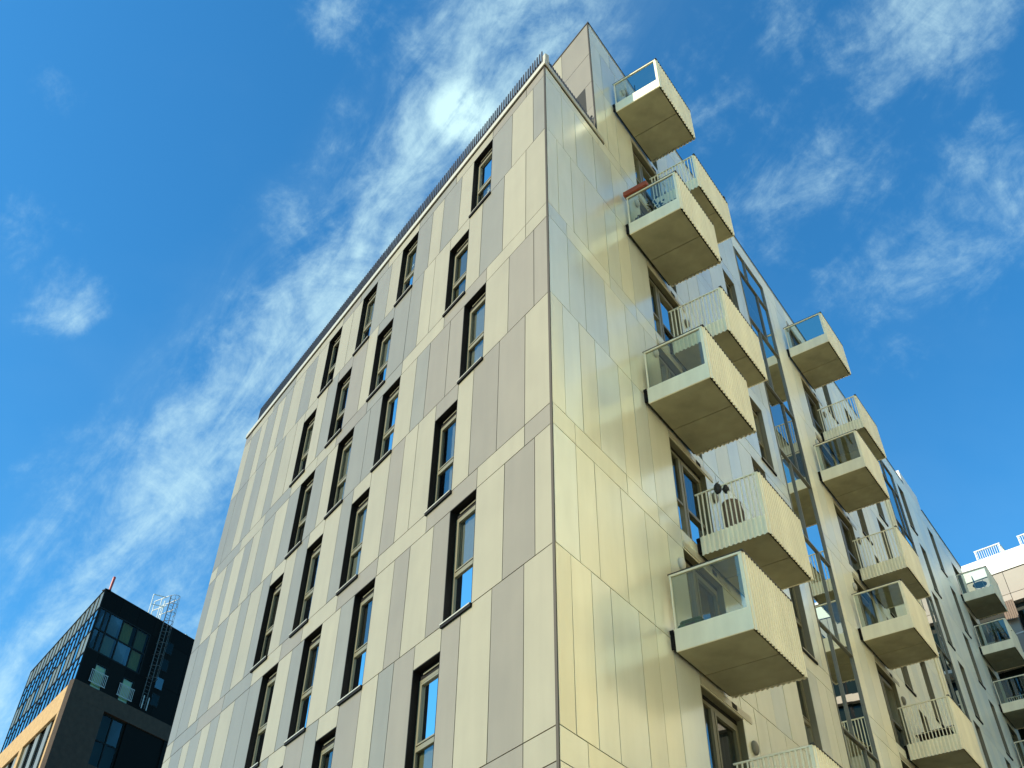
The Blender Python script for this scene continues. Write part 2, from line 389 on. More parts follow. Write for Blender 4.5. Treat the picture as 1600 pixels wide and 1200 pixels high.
BAND = {1: [0, .84, 2.41, 4.27, 6.31, 8.17, 9.95, 11.15, 12.85, 14.71, 16.54, 18.45, UE], }
BTONE = {1: 'tctctctcgtgc', 3: 'cctcgtccgcgc', 5: 'ttcgcgtccgct', -1: 'ctctcgtcgtcg'}
for k in (5, 4, 3, 2, 1, 0, -1, -2):
    odd = k % 2 != 0
    seq = ODD if odd else EVEN
    z0 = lev(k) if k > -2 else .12
    z1 = lev(k) + H if odd else lev(k + 1)
    a = 0; ti = 0; tones = TONE[k]
    for s in seq[1:]:
        end = s[1] if isinstance(s, tuple) else s
        while tones[ti] == 'W': ti += 1
        panel(a, end, z0, z1, TN[tones[ti]]); ti += 1
        a = end
        if isinstance(s, tuple):
            if k >= -1: WIN_L.append((s[1], k))
            else: panel(s[1], s[2], z0, z1, 'black')
            if not odd:
                tb = {4: 'cgtc', 2: 'tccc', 0: 'cccc'}.get(k, 'cccc')
                panel(s[1], s[2], lev(k) + H, z1, TN[tb[[w[1] for w in EVEN if isinstance(w, tuple)].index(s[1])]])
            a = s[2]
    if odd:
        bt = BTONE[k]
        top = lev(k + 1) if k < 5 else ROOF - .16
        for i in range(12): panel(BAND[1][i], BAND[1][i + 1], lev(k) + H, top, TN[bt[i]])

# ---- windows of the left wall
def window_parts(w, right, name='window', depth=.15, cur=0, split=.42, deep_jamb=None):
    """one window in its own local space: along 0..w, out, up 0..H. returns list of (name, mesh)"""
    B = MR if right else MB
    out = []
    rv = B()
    rv.box(.001, .012, -IN + .02, -.002, .012, H - .012); rv.box(w - .012, w - .001, -IN + .02, -.002, .012, H - .012)
    rv.box(.001, w - .001, -IN + .02, -.002, H - .0118, H - .001); rv.box(.001, w - .001, -IN + .02, -.002, .001, .0118)
    out.append(('reveal', rv.mesh('reveal', M['revr'] if right else M['black'])))
    fr = B(); o0, o1 = -depth - .05, -depth; t = H - .17
    fr.box(.013, .0695, o0, o1, .013, t); fr.box(w - .0695, w - .013, o0, o1, .013, t)
    fr.box(.071, w - .071, o0, o1 - .001, t - .06, t); fr.box(.071, w - .071, o0, o1 - .001, .013, .07)
    zs = H * split
    fr.box(.071, w - .071, o0, o1 + .004, zs - .045, zs + .045)
    # opening sash in the upper light
    i0, i1, j0, j1 = .088, w - .088, zs + .062, t - .078
    fr.box(i0, i0 + .035, o0 + .005, o1 + .012, j0, j1); fr.box(i1 - .035, i1, o0 + .005, o1 + .012, j0, j1)
    fr.box(i0 + .036, i1 - .036, o0 + .005, o1 + .012, j1 - .035, j1); fr.box(i0 + .036, i1 - .036, o0 + .005, o1 + .012, j0, j0 + .03)
    out.append(('frame', fr.mesh('frame', M['frame'])))
    hd = B(); hd.box(.013, w - .013, o0, o1 - .004, t + .001, H - .013); out.append(('head_board', hd.mesh('head_board', M['black'])))
    vt = B(); vt.box(.16, w - .16, o1 - .003, o1 + .022, H - .105, H - .075); out.append(('vent', vt.mesh('vent', M['frame'])))
    pn = B(); d = [R.uniform(-.0018, .0018) for _ in range(4)]; y = o0 + .02
    pn.quad((.06, y + d[0], zs), (w - .06, y + d[1], zs), (w - .06, y + d[2], t), (.06, y + d[3], t)); out.append(('pane', pn.mesh('pane', M['pane'])))
    pn = B(); d = [R.uniform(-.0018, .0018) for _ in range(4)]
    pn.quad((.06, y + d[0], .03), (w - .06, y + d[1], .03), (w - .06, y + d[2], zs - .01), (.06, y + d[3], zs - .01)); out.append(('pane', pn.mesh('pane', M['pane'])))
    return out
def add_window(a, k, right, curt, w=.93):
    F = FRS if right else FL
    parts = window_parts(w, right)
    root = link('window', parts[1][1], bld, at(F, a, 0, lev(k), right))      # the frame itself carries the window
    for i, (n, me) in enumerate(parts):
        if i == 1: continue
        link(n, me, root, ID)
    B = MR if right else MB
    c = B(); y = -.245
    if curt == 5:
        n = 12
        for i in range(n):
            x0, x1 = .02 + (w * .55) * i / n, .02 + (w * .55) * (i + 1) / n
            c.quad((x0, y + .012 * (i % 2), .02), (x1, y + .012 * ((i + 1) % 2), .02), (x1, y + .012 * ((i + 1) % 2), H - .15), (x0, y + .012 * (i % 2), H - .15))
        c.build('curtain', CURT[2], root, ID)
    else:
        n = 8
        for i in range(n):
            x0, x1 = .02 + (w - .04) * i / n, .02 + (w - .04) * (i + 1) / n
            c.quad((x0, y + .016 * (i % 2), .02), (x1, y + .016 * ((i + 1) % 2), .02), (x1, y + .016 * ((i + 1) % 2), H - .15), (x0, y + .016 * (i % 2), H - .15))
        c.build('curtain', CURT[curt], root, ID)
    s = B(); s.box(-.01, w + .03, -.13, .050, .006, .014); s.box(-.01, w + .03, .042, .0515, -.012, .0058); s.build('sill', M['trim'], root, ID)
    s = B(); s.box(-.028, w + .03, -.02, .0415, -.066, .0056); s.build('sill_shade', M['black'], root, ID)  # black bar standing in for the shaded underside and shadow of the sill
    return root
cyc = [0, 3, 1, 2, 4, 3, 5, 0, 1, 2]
ROOTS = {}
for i, (u, k) in enumerate(WIN_L):
    ROOTS[(round(u, 1), k)] = add_window(u, k, False, {(2.4, 1): 2, (3.4, 0): 4}.get((round(u, 1), k), cyc[(i * 7 + k) % 10]))
# paper stars and frost cut-outs stuck inside a few panes
def star(b, x, z, r, n=5, y=-.1955):
    pts = []
    for i in range(2 * n):
        q = r if i % 2 == 0 else r * .42; t = math.pi * i / n + math.pi / 2; pts.append((x + q * math.cos(t), y, z + q * math.sin(t)))
    for i in range(2 * n): b.quad((x, y, z), pts[i], pts[(i + 1) % (2 * n)])
for key, sp in {(2.4, 5): [(.34, 1.95, .10), (.34, 1.62, .075), (.36, 1.42, .06), (.35, 1.78, .05), (.4, .70, .12), (.42, .82, .07)],
                (6.3, 5): [(.35, 1.85, .07), (.5, 1.5, .09), (.4, 1.3, .09), (.55, 1.2, .08), (.42, .8, .10)],
                (2.4, 1): [(.3, .85, .09), (.36, .72, .08), (.42, .58, .09), (.5, .5, .08), (.62, .2, .12), (.6, .36, .08), (.34, .6, .06)]}.items():
    if key in ROOTS:
        b = MB()
        for q in sp: star(b, *q, n=R.choice((5, 6, 7)))
        b.build('window_decoration', M['deco'], ROOTS[key], ID)

# ---- corner post, coping and the screen of fins on the low roof
prism('coping', [meet(-.045, -.040), Lp(UE, .045, 0), Lp(UE, -.35, 0), meet(.35, .35), Rp(2.95, -.35, 0), Rp(2.95, .040, 0)], ROOF - .11, ROOF + .08, M['trim'], bld)
prism('coping_shadow_gap', [meet(-.010, -.010), Lp(UE - .02, .010, 0), Lp(UE - .02, -.05, 0), meet(.05, .05), Rp(2.95, -.05, 0), Rp(2.95, .010, 0)], ROOF - .155, ROOF - .111, M['sealant'], bld)
fin = MB(); fin.box(-.021, .021, -.026, .0, 0, .76); fin.box(-.016, .016, -.0259, -.004, .7601, .84); finm = fin.mesh('fin', M['fin'])
finr = MR(); finr.box(-.020, .020, -.055, 0, 0, .50); finr.box(-.020, .020, -.0549, -.012, .5001, .55); finrm = finr.mesh('fin', M['fin'])
u = .17
while u < 18.25: link('fin', finm, bld, at(FL, u, -.02, ROOF + .06, False)); u += .1055 + R.uniform(-.006, .006)
v = .30
while v < 2.60: link('fin', finrm, bld, at(FRS, v, -.05, ROOF + .06, True)); v += .1055
b = MB(); b.box(.10, 18.25, -.11, -.076, ROOF + .08, ROOF + .14); b.box(.10, 18.25, -.11, -.076, ROOF + .56, ROOF + .60); b.build('fin_rail', M['fin'], bld, FL)
b = MR(); b.box(.25, 2.58, -.15, -.106, ROOF + .08, ROOF + .14); b.box(.25, 2.58, -.15, -.106, ROOF + .46, ROOF + .52); b.build('fin_rail', M['fin'], bld, FRS)
b = MB(); b.box(-.02, .09, -.12, .0, ROOF + .081, ROOF + .50); b.build('corner_post', M['trim'], bld, FL)
b = MB(); b.box(18.2, 18.24, -3.0, -.12, ROOF, ROOF + .78); b.build('screen_end', M['fin'], bld, FL)
# thin dark line of the corner joint
b = MR(); b.box(.003, .025, -.05, -.004, .1, ROOF - .12); b.build('corner_joint', M['jointcol'], bld, FRS)
# end wall of the low block, seen edge on
b = MB(); b.box(UE - .03, UE, -8.9, -.04, .12, ROOF - .112); b.build('end_wall', M['grey'], bld, FL)

# ---- right wall
DOORS = [4.85, 17.85, 39.35]; DW = 1.78
def win_v(k): return [11.10, 21.72, 24.72, 31.75, 36.32] if k % 2 == 0 else [10.20, 20.95, 24.05, 30.90, 35.40]
GLZ = [(12.92, 15.52), (27.85, 30.25)]
J_E = [.46, 1.08, 1.70, 2.64, 3.25, 3.87, 7.27, 7.88, 8.81, 9.75, 12.50, 16.15, 16.95, 20.4, 21.05, 23.2, 23.9, 26.4, 27.1, 31.0, 33.3, 34.2, 35.1, 38.0]
J_O = [.76, 1.39, 2.33, 3.25, 4.17, 7.52, 8.42, 9.23, 11.75, 12.35, 15.95, 16.7, 20.2, 22.5, 23.3, 25.6, 26.3, 27.0, 32.4, 33.2, 34.3, 37.0, 38.1]
cells = []
for k in range(-2, 9):
    if k > 7: break
    ev = k % 2 == 0
    vmin = 0.0 if k <= 5 else V0T
    ops = [(d, d + DW, 'D') for d in DOORS] + [(w_, w_ + .92, 'W') for w_ in win_v(k)] + [(a_, b_, 'G') for a_, b_ in GLZ]
    ops.sort()
    z0 = lev(k) if k > -2 else .12
    z1 = lev(k) + H if not ev else lev(k + 1)
    js = J_E if ev else J_O
    a = vmin
    for (o0, o1, t_) in ops + [(VE, VE, 'E')]:
        xs = [a] + [j for j in js if a + .12 < j < o0 - .12] + [o0]
        for i in range(len(xs) - 1):
            cells.append((xs[i], xs[i + 1], z0, z1))
        if t_ == 'D' and ev: cells.append((o0, o1, lev(k) + H + .02, z1))
        if t_ == 'W' and ev: cells.append((o0, o1, lev(k) + H, z1))
        if t_ in 'DW' and k == -2: cells.append((o0, o1, z0, lev(k) + H))
        a = o1
    if not ev:                                   # continuous band above the odd storeys
        top = lev(k + 1)
        if k == 5: top = lev(k + 1)
        if k == 7: top = TALL - .13
        xs = [vmin, .76, 2.63, 3.87, 4.85, 6.63, 8.3, 10.2, 11.12, 12.92]
        xs2 = [15.52, 16.95, 17.85, 19.63, 21.5, 23.3, 25.6, 27.85]
        xs3 = [30.25, 32.4, 34.3, 36.3, 38.0, 39.35, 41.13, VE]
        for X in (xs, xs2, xs3):
            X = [vmin] + [q for q in X if q > vmin + .1] if X is xs else X
            for i in range(len(X) - 1): cells.append((X[i], X[i + 1], lev(k) + H, top))
        if k == 7:
            for a_, b_ in GLZ: cells.append((a_, b_, 30.92, TALL - .13))
# the cells of the low part stop under its coping
fixed = []
for (a, b2, z0, z1) in cells:
    if a < V0T - .01 and z1 > ROOF - .2:
        if b2 <= V0T + .01: z1 = ROOF - .16
        else:
            fixed.append((V0T, b2, z0, z1)); b2 = V0T; z1 = ROOF - .16
        if z0 >= z1: continue
    fixed.append((a, b2, z0, z1))
near = [c for c in fixed if c[0] < 12.9 and c[2] > 3]
far = [c for c in fixed if not (c[0] < 12.9 and c[2] > 3)]
for c in near: panel(*c, R.choice(('champ', 'champ', 'champ2')), True)
for key in ('champ', 'champ2'):
    st = MR()
    for i, c in enumerate(far):
        if (i * 7 % 5 < 3) != (key == 'champ'): continue
        x0, x1, y0, y1 = c[0] + GAP, c[1] - GAP, c[2] + GAP, c[3] - GAP
        if x1 - x0 < .04: continue
        d = [R.uniform(-.002, .002) for _ in range(4)]
        f = [(x0, d[0], y0), (x1, d[1], y0), (x1, d[2], y1), (x0, d[3], y1)]
        st.quad(*f)
        for i2 in range(4):
            j2 = (i2 + 1) % 4; st.quad(f[i2], (f[i2][0], -.035, f[i2][2]), (f[j2][0], -.035, f[j2][2]), f[j2])
    o = st.build('far_panels', M['champ_far' if key == 'champ' else 'champ_far2'], bld, FRS); o['kind'] = 'stuff'

# windows and doors on the right wall
for k in range(-1, 8):
    for v in win_v(k): add_window(v, k, True, R.choice((0, 3, 0, 3, 1)), .92)
def door_mesh():
    w = DW; out = []
    rv = MR()
    rv.box(.001, .014, -IN + .02, -.002, .012, H - .0); rv.box(w - .014, w - .001, -IN + .02, -.002, .012, H)
    rv.box(.001, w - .001, -IN + .02, -.002, H + .001, H + .016); rv.box(.001, w - .001, -IN + .02, -.002, .001, .0118)
    fr = MR(); o0, o1 = -.20, -.13; t = H - .10
    fr.box(.015, .08, o0, o1, .013, t); fr.box(w - .08, w - .015, o0, o1, .013, t)
    fr.box(.081, w - .081, o0, o1 - .001, t - .07, t); fr.box(.081, w - .081, o0, o1 - .001, .013, .09)
    fr.box(.60, .72, o0, o1 + .006, .091, t - .071)
    fr.box(.081, .599, o0, o1 - .002, .98, 1.05); fr.box(.745, w - .10, o0, o1 + .012, .95, 1.03)
    fr.box(.735, .80, o0, o1 + .014, .10, t - .08); fr.box(w - .155, w - .095, o0, o1 + .014, .10, t - .08)
    fr.box(.801, w - .156, o0, o1 + .013, t - .145, t - .08); fr.box(.801, w - .156, o0, o1 + .013, .10, .18)
    out.append(('frame', fr.mesh('door', M['frame']))); out.append(('reveal', rv.mesh('reveal', M['frame'])))
    hd = MR(); hd.box(.015, w - .015, o0, o1 - .004, t + .001, H); out.append(('head_board', hd.mesh('head_board', M['black'])))
    for (x0, x1) in ((.07, .61), (.76, w - .12)):
        for (z0, z1) in ((.05, .99), (1.0, t - .03)):
            pn = MR(); d = [R.uniform(-.002, .002) for _ in range(4)]
            pn.quad((x0, -.18 + d[0], z0), (x1, -.18 + d[1], z0), (x1, -.18 + d[2], z1), (x0, -.18 + d[3], z1)); out.append(('pane', pn.mesh('pane', M['pane'])))
    return out
for d in DOORS:
    for k in range(-1, 8):
        pr = door_mesh()
        root = link('balcony_door', pr[0][1], bld, at(FRS, d, 0, lev(k), True))
        for n, me in pr[1:]: link(n, me, root, ID)
        c = MR(); n_ = 16
        for i in range(n_):
            x0, x1 = .02 + (DW - .04) * i / n_, .02 + (DW - .04) * (i + 1) / n_
            c.quad((x0, -.27 + .02 * (i % 2), .02), (x1, -.27 + .02 * ((i + 1) % 2), .02), (x1, -.27 + .02 * ((i + 1) % 2), H - .02), (x0, -.27 + .02 * (i % 2), H - .02))
        c.build('curtain', CURT[R.choice((0, 3, 0, 1))], root, ID)
        if d < 39:
            hdr = MR(); hdr.box(.02, DW + .40, -.004, .020, H + .05, H + .20) ; hdr.build('header_strip', M['trim'], root, ID)
            lv = MR()
            for q in range(4): lv.box(1.30, 1.52, .0215, .030, H + .075 + .03 * q, H + .090 + .03 * q)
            lv.build('louvre', M['black'], root, ID)
# round bulkhead lights beside the doors
lm = MR()
wlm = MB(); wlm.lathe((0, 0, 0), [(.105, 0), (.115, .03), (.105, .06), (.08, .085), (.04, .10), (.001, .105)], 14)
wmesh_w = wlm.mesh('wall_light', M['lampw'], True); wmesh_g = MB(); wmesh_g.lathe((0, 0, 0), [(.105, 0), (.115, .03), (.105, .06), (.08, .085), (.04, .10), (.001, .105)], 14)
wmesh_g = wmesh_g.mesh('wall_light', M['lampg'], True)
face_out = Matrix.Rotation(math.pi / 2, 4, 'Y')
for k in range(-1, 8):
    for d in (4.85, 17.85):
        q = (4.62, lev(k) + 2.0) if k % 2 else (6.95, lev(k) + 2.05)
        m = at(FRS, q[0] - 4.85 + d, .001, q[1], True)
        me = wmesh_w if k % 2 else wmesh_g
        link('wall_light', me, bld, m @ face_out @ Matrix.Diagonal((1.3, 1, 1, 1)))

# stair glazing: mullions, transoms, big panes with the stair flights behind
for gi, (a0, a1) in enumerate(GLZ):
    fr = MR()
    fr.box(a0, a0 + .045, -.09, .02, 1.0, 30.9); fr.box(a1 - .045, a1, -.09, .02, 1.0, 30.9)
    zt = [30.9, 29.6] + [27.02 - 3 * i for i in range(9)]
    for z in zt: fr.box(a0 + .0455, a1 - .0455, -.09, .018, z - .025, z + .025)
    for i in range(len(zt) - 1):
        mm = a0 + (.90 if i % 2 == 0 else 1.62)
        fr.box(mm - .022, mm + .022, -.088, .016, zt[i + 1] + .0252, zt[i] - .0252)
    root = fr.build('stair_glazing', M['stairframe'], bld, FRS)
    for i in range(len(zt) - 1):
        mm = a0 + (.90 if i % 2 == 0 else 1.62)
        for (x0, x1) in ((a0 + .04, mm), (mm, a1 - .04)):
            pn = MR(); d = [R.uniform(-.0025, .0025) for _ in range(4)]
            pn.quad((x0, -.035 + d[0], zt[i + 1]), (x1, -.035 + d[1], zt[i + 1]), (x1, -.035 + d[2], zt[i]), (x0, -.035 + d[3], zt[i]))
            pn.build('pane', M['panedk'], root, ID)
    sl = MR()
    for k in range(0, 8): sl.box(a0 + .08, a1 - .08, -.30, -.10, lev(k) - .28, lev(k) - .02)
    sl.build('landing', M['soffit'], root, ID)

# tall block: roof edge, its side wall above the terrace, and the raised parapet further on
b = MR(); b.box(35.4, VE + .03, -.4, .03, TALL - .11, TALL - .03); b.build('roof_edge', M['fin'], bld, FRS)
RT = Rp(V0T, 0, 0)
q0 = RT + meet(-.02, -.02)
prism('roof_edge', [q0, RT + Lp(11, .02, 0), RT + Lp(11, -.4, 0), RT + meet(.4, .4), Rp(32.6, -.4, 0), Rp(32.6, .02, 0)], TALL - .045, TALL + .02, M['fin'], bld)
b = MR(); b.box(V0T + .05, 32.6, -.04, .008, TALL - .125, TALL - .048); b.box(35.4, VE, -.04, .008, TALL - .13, TALL - .112); b.build('roof_trim', M['trim'], bld, FRS)
b = MR(); b.box(32.6, 35.4, -2.0, -.02, TALL - .12, TALL + .82); b.build('raised_parapet', M['white'], bld, FRS)
SW = frame(DL, NL, Rp(V0T, 0, 0))
def spanel(a0, a1, z0, z1, key):
    b = MB(); b.box(a0 + GAP, a1 - GAP, -.04, R.uniform(-.002, .002), z0 + GAP, z1 - GAP); b.build('panel', M[key], bld, SW)
zz = [25.35, 27.0, 28.35, 30.0, TALL - .05]
us = [.02, 1.42, 2.35, 3.6, 5.2, 7.0, 9.0, 11.0]
for i in range(4):
    for j in range(7): spanel(us[j], us[j + 1], zz[i], zz[i + 1], 'taupe' if j != 1 else 'cream')
b = MR(); b.box(V0T + .002, V0T + .026, -.05, -.004, ROOF, TALL - .05); b.build('corner_joint', M['jointcol'], bld, FRS)
bt = MB()
for i in range(12): bt.box(.10 + i * .09, .125 + i * .09, .05, .08, ROOF + .08, ROOF + .95)
bt.box(.08, 1.16, .045, .085, ROOF + .951, ROOF + .99); bt.build('terrace_gate', M['fin'], bld, SW)
b = MR(); b.box(VE - .03, VE, -9, -.04, .12, TALL - .12); b.build('end_wall', M['grey'], bld, FRS)

# ---- balconies
def corr(B, axis, a0, a1, c, z0, z1, pitch=.115, dep=.03, sgn=1, th=.004):
    """trapezoid-ribbed sheet along an axis; c is the plane it stands on, ribs stand proud by dep * sgn"""
    n = max(1, round((a1 - a0) / pitch)); p_ = (a1 - a0) / n; pts = []
    for i in range(n):
        s = a0 + i * p_
        pts += [(s, 0), (s + p_ * .38, 0), (s + p_ * .50, dep), (s + p_ * .88, dep)]
    pts.append((a1, 0))
    def P(s, d, z): return (s, c + sgn * d, z) if axis == 'a' else (c + sgn * d, s, z)
    for i in range(len(pts) - 1):
        (s0, d0), (s1, d1) = pts[i], pts[i + 1]
        B.quad(P(s0, d0, z0), P(s1, d1, z0), P(s1, d1, z1), P(s0, d0, z1))
        B.quad(P(s0, d0 - th, z0), P(s1, d1 - th, z0), P(s1, d1 - th, z1), P(s0, d0 - th, z1))
        B.quad(P(s0, d0, z1), P(s1, d1, z1), P(s1, d1 - th, z1), P(s0, d0 - th, z1))
        B.quad(P(s0, d0, z0), P(s1, d1, z0), P(s1, d1 - th, z0), P(s0, d0 - th, z0))
BW = 2.24; BO = 1.56; ZB = -.30; ZF = .13; ZT = 1.28
def balcony(kind):
    sl = MR(); sl.box(.03, BW - .03, .0, BO - .03, ZB + .035, ZF - .02)
    root = sl.mesh('balcony', M['sealant'])
    parts = []
    h = BW / 2
    for (x0, x1) in ((.015, h - .010), (h + .010, BW - .045)):
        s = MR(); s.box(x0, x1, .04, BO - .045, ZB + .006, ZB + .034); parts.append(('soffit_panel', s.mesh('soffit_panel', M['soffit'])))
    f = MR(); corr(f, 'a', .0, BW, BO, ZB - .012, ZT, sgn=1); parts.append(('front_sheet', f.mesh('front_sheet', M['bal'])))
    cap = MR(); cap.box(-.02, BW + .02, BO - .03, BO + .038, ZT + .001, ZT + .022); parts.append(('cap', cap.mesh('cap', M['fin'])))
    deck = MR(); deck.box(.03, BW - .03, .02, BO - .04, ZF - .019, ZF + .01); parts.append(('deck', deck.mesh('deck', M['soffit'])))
    bk_ = MR(); bk_.box(-.025, .0, -.045, .03, ZF - .07, ZF + .0); bk_.box(-.008, .02, -.045, .02, ZB + .06, ZF - .0701); parts.append(('bracket', bk_.mesh('bracket', M['black'])))
    
    def glass_side(v, s):
        fa = MR(); fa.box(min(v, v + s * .03), max(v, v + s * .03), .04, BO - .002, ZB, ZF + .01); parts.append(('fascia', fa.mesh('fascia', M['bal'])))
        pn = MR(); pn.quad((v + s * .02, .09, ZF + .012), (v + s * .02, BO - .08, ZF + .012), (v + s * .02, BO - .08, ZT - .04), (v + s * .02, .09, ZT - .04)); parts.append(('side_glass', pn.mesh('side_glass', M['balglass'])))
        po = MR(); po.box(min(v, v + s * .05), max(v, v + s * .05), BO - .075, BO - .003, ZF + .011, ZT - .04); po.box(min(v, v + s * .03), max(v, v + s * .03), .06, .088, ZF + .011, ZT - .04)
        parts.append(('post', po.mesh('post', M['bal'])))
        rl = MR(); rl.box(min(v - s * .006, v + s * .055), max(v - s * .006, v + s * .055), .05, BO - .002, ZT - .039, ZT + .0); parts.append(('rail', rl.mesh('rail', M['bal'])))
        rc = MR(); rc.box(min(v - s * .012, v + s * .055), max(v - s * .012, v + s * .055), .03, BO - .031, ZT + .001, ZT + .022); parts.append(('cap', rc.mesh('cap', M['fin'])))
    def bar_side(v, s):
        f2 = MR(); corr(f2, 'o', .04, BO - .005, v, ZB - .01, ZF + .02, pitch=.105, dep=.028, sgn=-s); parts.append(('side_sheet', f2.mesh('side_sheet', M['bal'])))
        bm_ = MR(); bm_.box(-.008, .008, -.014, .014, ZF + .021, ZT - .03); bmesh_ = bm_.mesh('baluster', M['bal'])
        n = 14
        for i in range(n): parts.append(('baluster', bmesh_, Matrix.Translation((.12 + i * (BO - .24) / (n - 1), v + s * .012, 0))))
        po = MR(); po.box(min(v, v + s * .045), max(v, v + s * .045), BO - .07, BO - .003, ZF + .021, ZT - .03); parts.append(('post', po.mesh('post', M['bal'])))
        rl = MR(); rl.box(min(v, v + s * .04), max(v, v + s * .04), .05, BO - .002, ZT - .029, ZT + .0); parts.append(('rail', rl.mesh('rail', M['bal'])))
    if kind == 'glass': glass_side(0, 1); bar_side(BW, -1)
    else: bar_side(0, 1); glass_side(BW, -1)
    ro = link('balcony', root, bld, ID); ch = []
    for q in parts: ch.append(link(q[0], q[1], ro, q[2] if len(q) > 2 else ID))
    return ro, ch
spots = {'glass': [(3.80, k) for k in (1, 3, 5, 7)] + [(16.80, k) for k in (1, 3, 5, 7)] + [(38.72, k) for k in (7, 6, 5, 4, 3, 2)],
         'bars': [(5.59, k) for k in (0, 2, 4, 6)] + [(18.60, k) for k in (0, 2, 4, 6)]}
for kind, lst in spots.items():
    proto, ch = balcony(kind)
    for i, (v, k) in enumerate(lst):
        m = at(FRS, v, .05, lev(k), True)
        if i == 0: proto.matrix_local = m
        else: copy_tree(proto, bld, m, ch)
# rainwater pipes at the far end
for v in (26.75, 27.25):
    b = MR(); b.tube((v, .06, 1), (v, .06, 31.2), .05, 8); b.build('rain_pipe', M['bal'], bld, FRS)

# ================================================================== THINGS ON THE BALCONIES
def Rm(v, o, z): return at(FRS, v, o, z, True)
def plant(v, o, z, h, label, n=70, pot='terracotta', spread=.28, seed=1):
    r = random.Random(seed); t = empty('potted_plant', mtx=Rm(v, o, z))
    b = MB(); b.lathe((0, 0, 0), [(.11, 0), (.15, .24), (.16, .26), (.14, .26), (.13, .22)], 12); b.build('pot', M[pot], t, ID)
    s = MB()
    for i in range(5):
        a = r.uniform(0, 6.28); q = Vector((spread * .6 * math.cos(a), spread * .6 * math.sin(a), h * r.uniform(.7, .95))); s.tube((0, 0, .2), q, .008, 5, .004)
    s.build('stem', M['wood'], t, ID)
    f = MB()
    for i in range(n):
        a = r.uniform(0, 6.28); hh = .25 + (h - .25) * r.random() ** .8; rr = spread * (.25 + .75 * r.random()) * (.55 + .45 * hh / h)
        c = Vector((rr * math.cos(a), rr * math.sin(a), hh)); d = Vector((math.cos(a), math.sin(a), r.uniform(-.4, .8))).normalized() * r.uniform(.07, .14)
        w = d.cross(Vector((0, 0, 1))).normalized() * r.uniform(.02, .04)
        f.quad(c, c + d * .5 + w, c + d, c + d * .5 - w)
    f.build('foliage', M['leaf'], t, ID); return tag(t, label, 'potted plant', 'potted plants on the balconies')
zf = lambda k: lev(k) + ZF + .011
# second balcony from the top
t = empty('balcony_planter', mtx=Rm(3.78, .42, lev(5) + ZT + .023))
b = MR(); b.box(-.06, .12, -.36, .36, 0, .02); b.box(-.06, -.035, -.36, .36, .021, .17); b.box(.095, .12, -.36, .36, .021, .17); b.box(-.0345, .0945, -.36, -.335, .021, .169); b.box(-.0345, .0945, .335, .36, .021, .169)
b.build('trough', M['terracotta'], t, ID); b = MR(); b.box(-.034, .094, -.334, .334, .021, .13); b.build('soil', M['wood'], t, ID)
tag(t, 'long terracotta planter on the rail of the second highest glass-sided balcony', 'planter', 'terracotta planters on the second highest balcony')
t = empty('balcony_planter', mtx=Rm(4.05, 1.15, zf(5)))
b = MR(); b.box(-.1, .1, -.36, .36, 0, .02); b.box(-.1, -.075, -.36, .36, .021, .2); b.box(.075, .1, -.36, .36, .021, .2); b.box(-.074, .074, -.36, -.335, .021, .199); b.box(-.074, .074, .335, .36, .021, .199)
b.build('trough', M['terracotta'], t, ID); b = MR(); b.box(-.074, .074, -.334, .334, .021, .16); b.build('soil', M['wood'], t, ID)
tag(t, 'low terracotta trough on the floor behind the glass of the second highest balcony', 'planter', 'terracotta planters on the second highest balcony')
plant(4.2, .75, zf(5), .8, 'leafy potted plant beside the floor trough on the second highest balcony', 80, 'terracotta', .24, 3)
plant(4.7, 1.3, zf(5), .95, 'taller potted plant by the ribbed front of the second highest balcony', 90, 'browncorr', .26, 4)
def chair(v, o, z, rz, label, m='dark', group='chairs on the balconies'):
    t = empty('balcony_chair', mtx=Rm(v, o, z) @ Matrix.Rotation(rz, 4, 'Z'))
    b = MB(); b.box(-.22, .22, -.22, .22, .42, .45); b.build('seat', M[m], t, ID)
    b = MB(); b.box(-.22, .22, .20, .23, .50, .88); b.build('backrest', M[m], t, ID)
    for sx in (-1, 1):
        for sy in (-1, 1):
            b = MB(); b.tube((sx * .2, sy * .2, .42), (sx * .23, sy * .23, 0), .014, 6); b.build('leg', M['galv'], t, ID)
    for sx in (-1, 1): b = MB(); b.tube((sx * .2, .21, .45), (sx * .2, .215, .52), .014, 6); b.build('back_post', M['galv'], t, ID)
    return tag(t, label, 'chair', group)
chair(4.3, .35, zf(5), .6, 'dark chair near the wall on the second highest glass-sided balcony')
chair(4.35, .8, zf(7), 2.0, 'dark chair behind the glass of the topmost balcony')
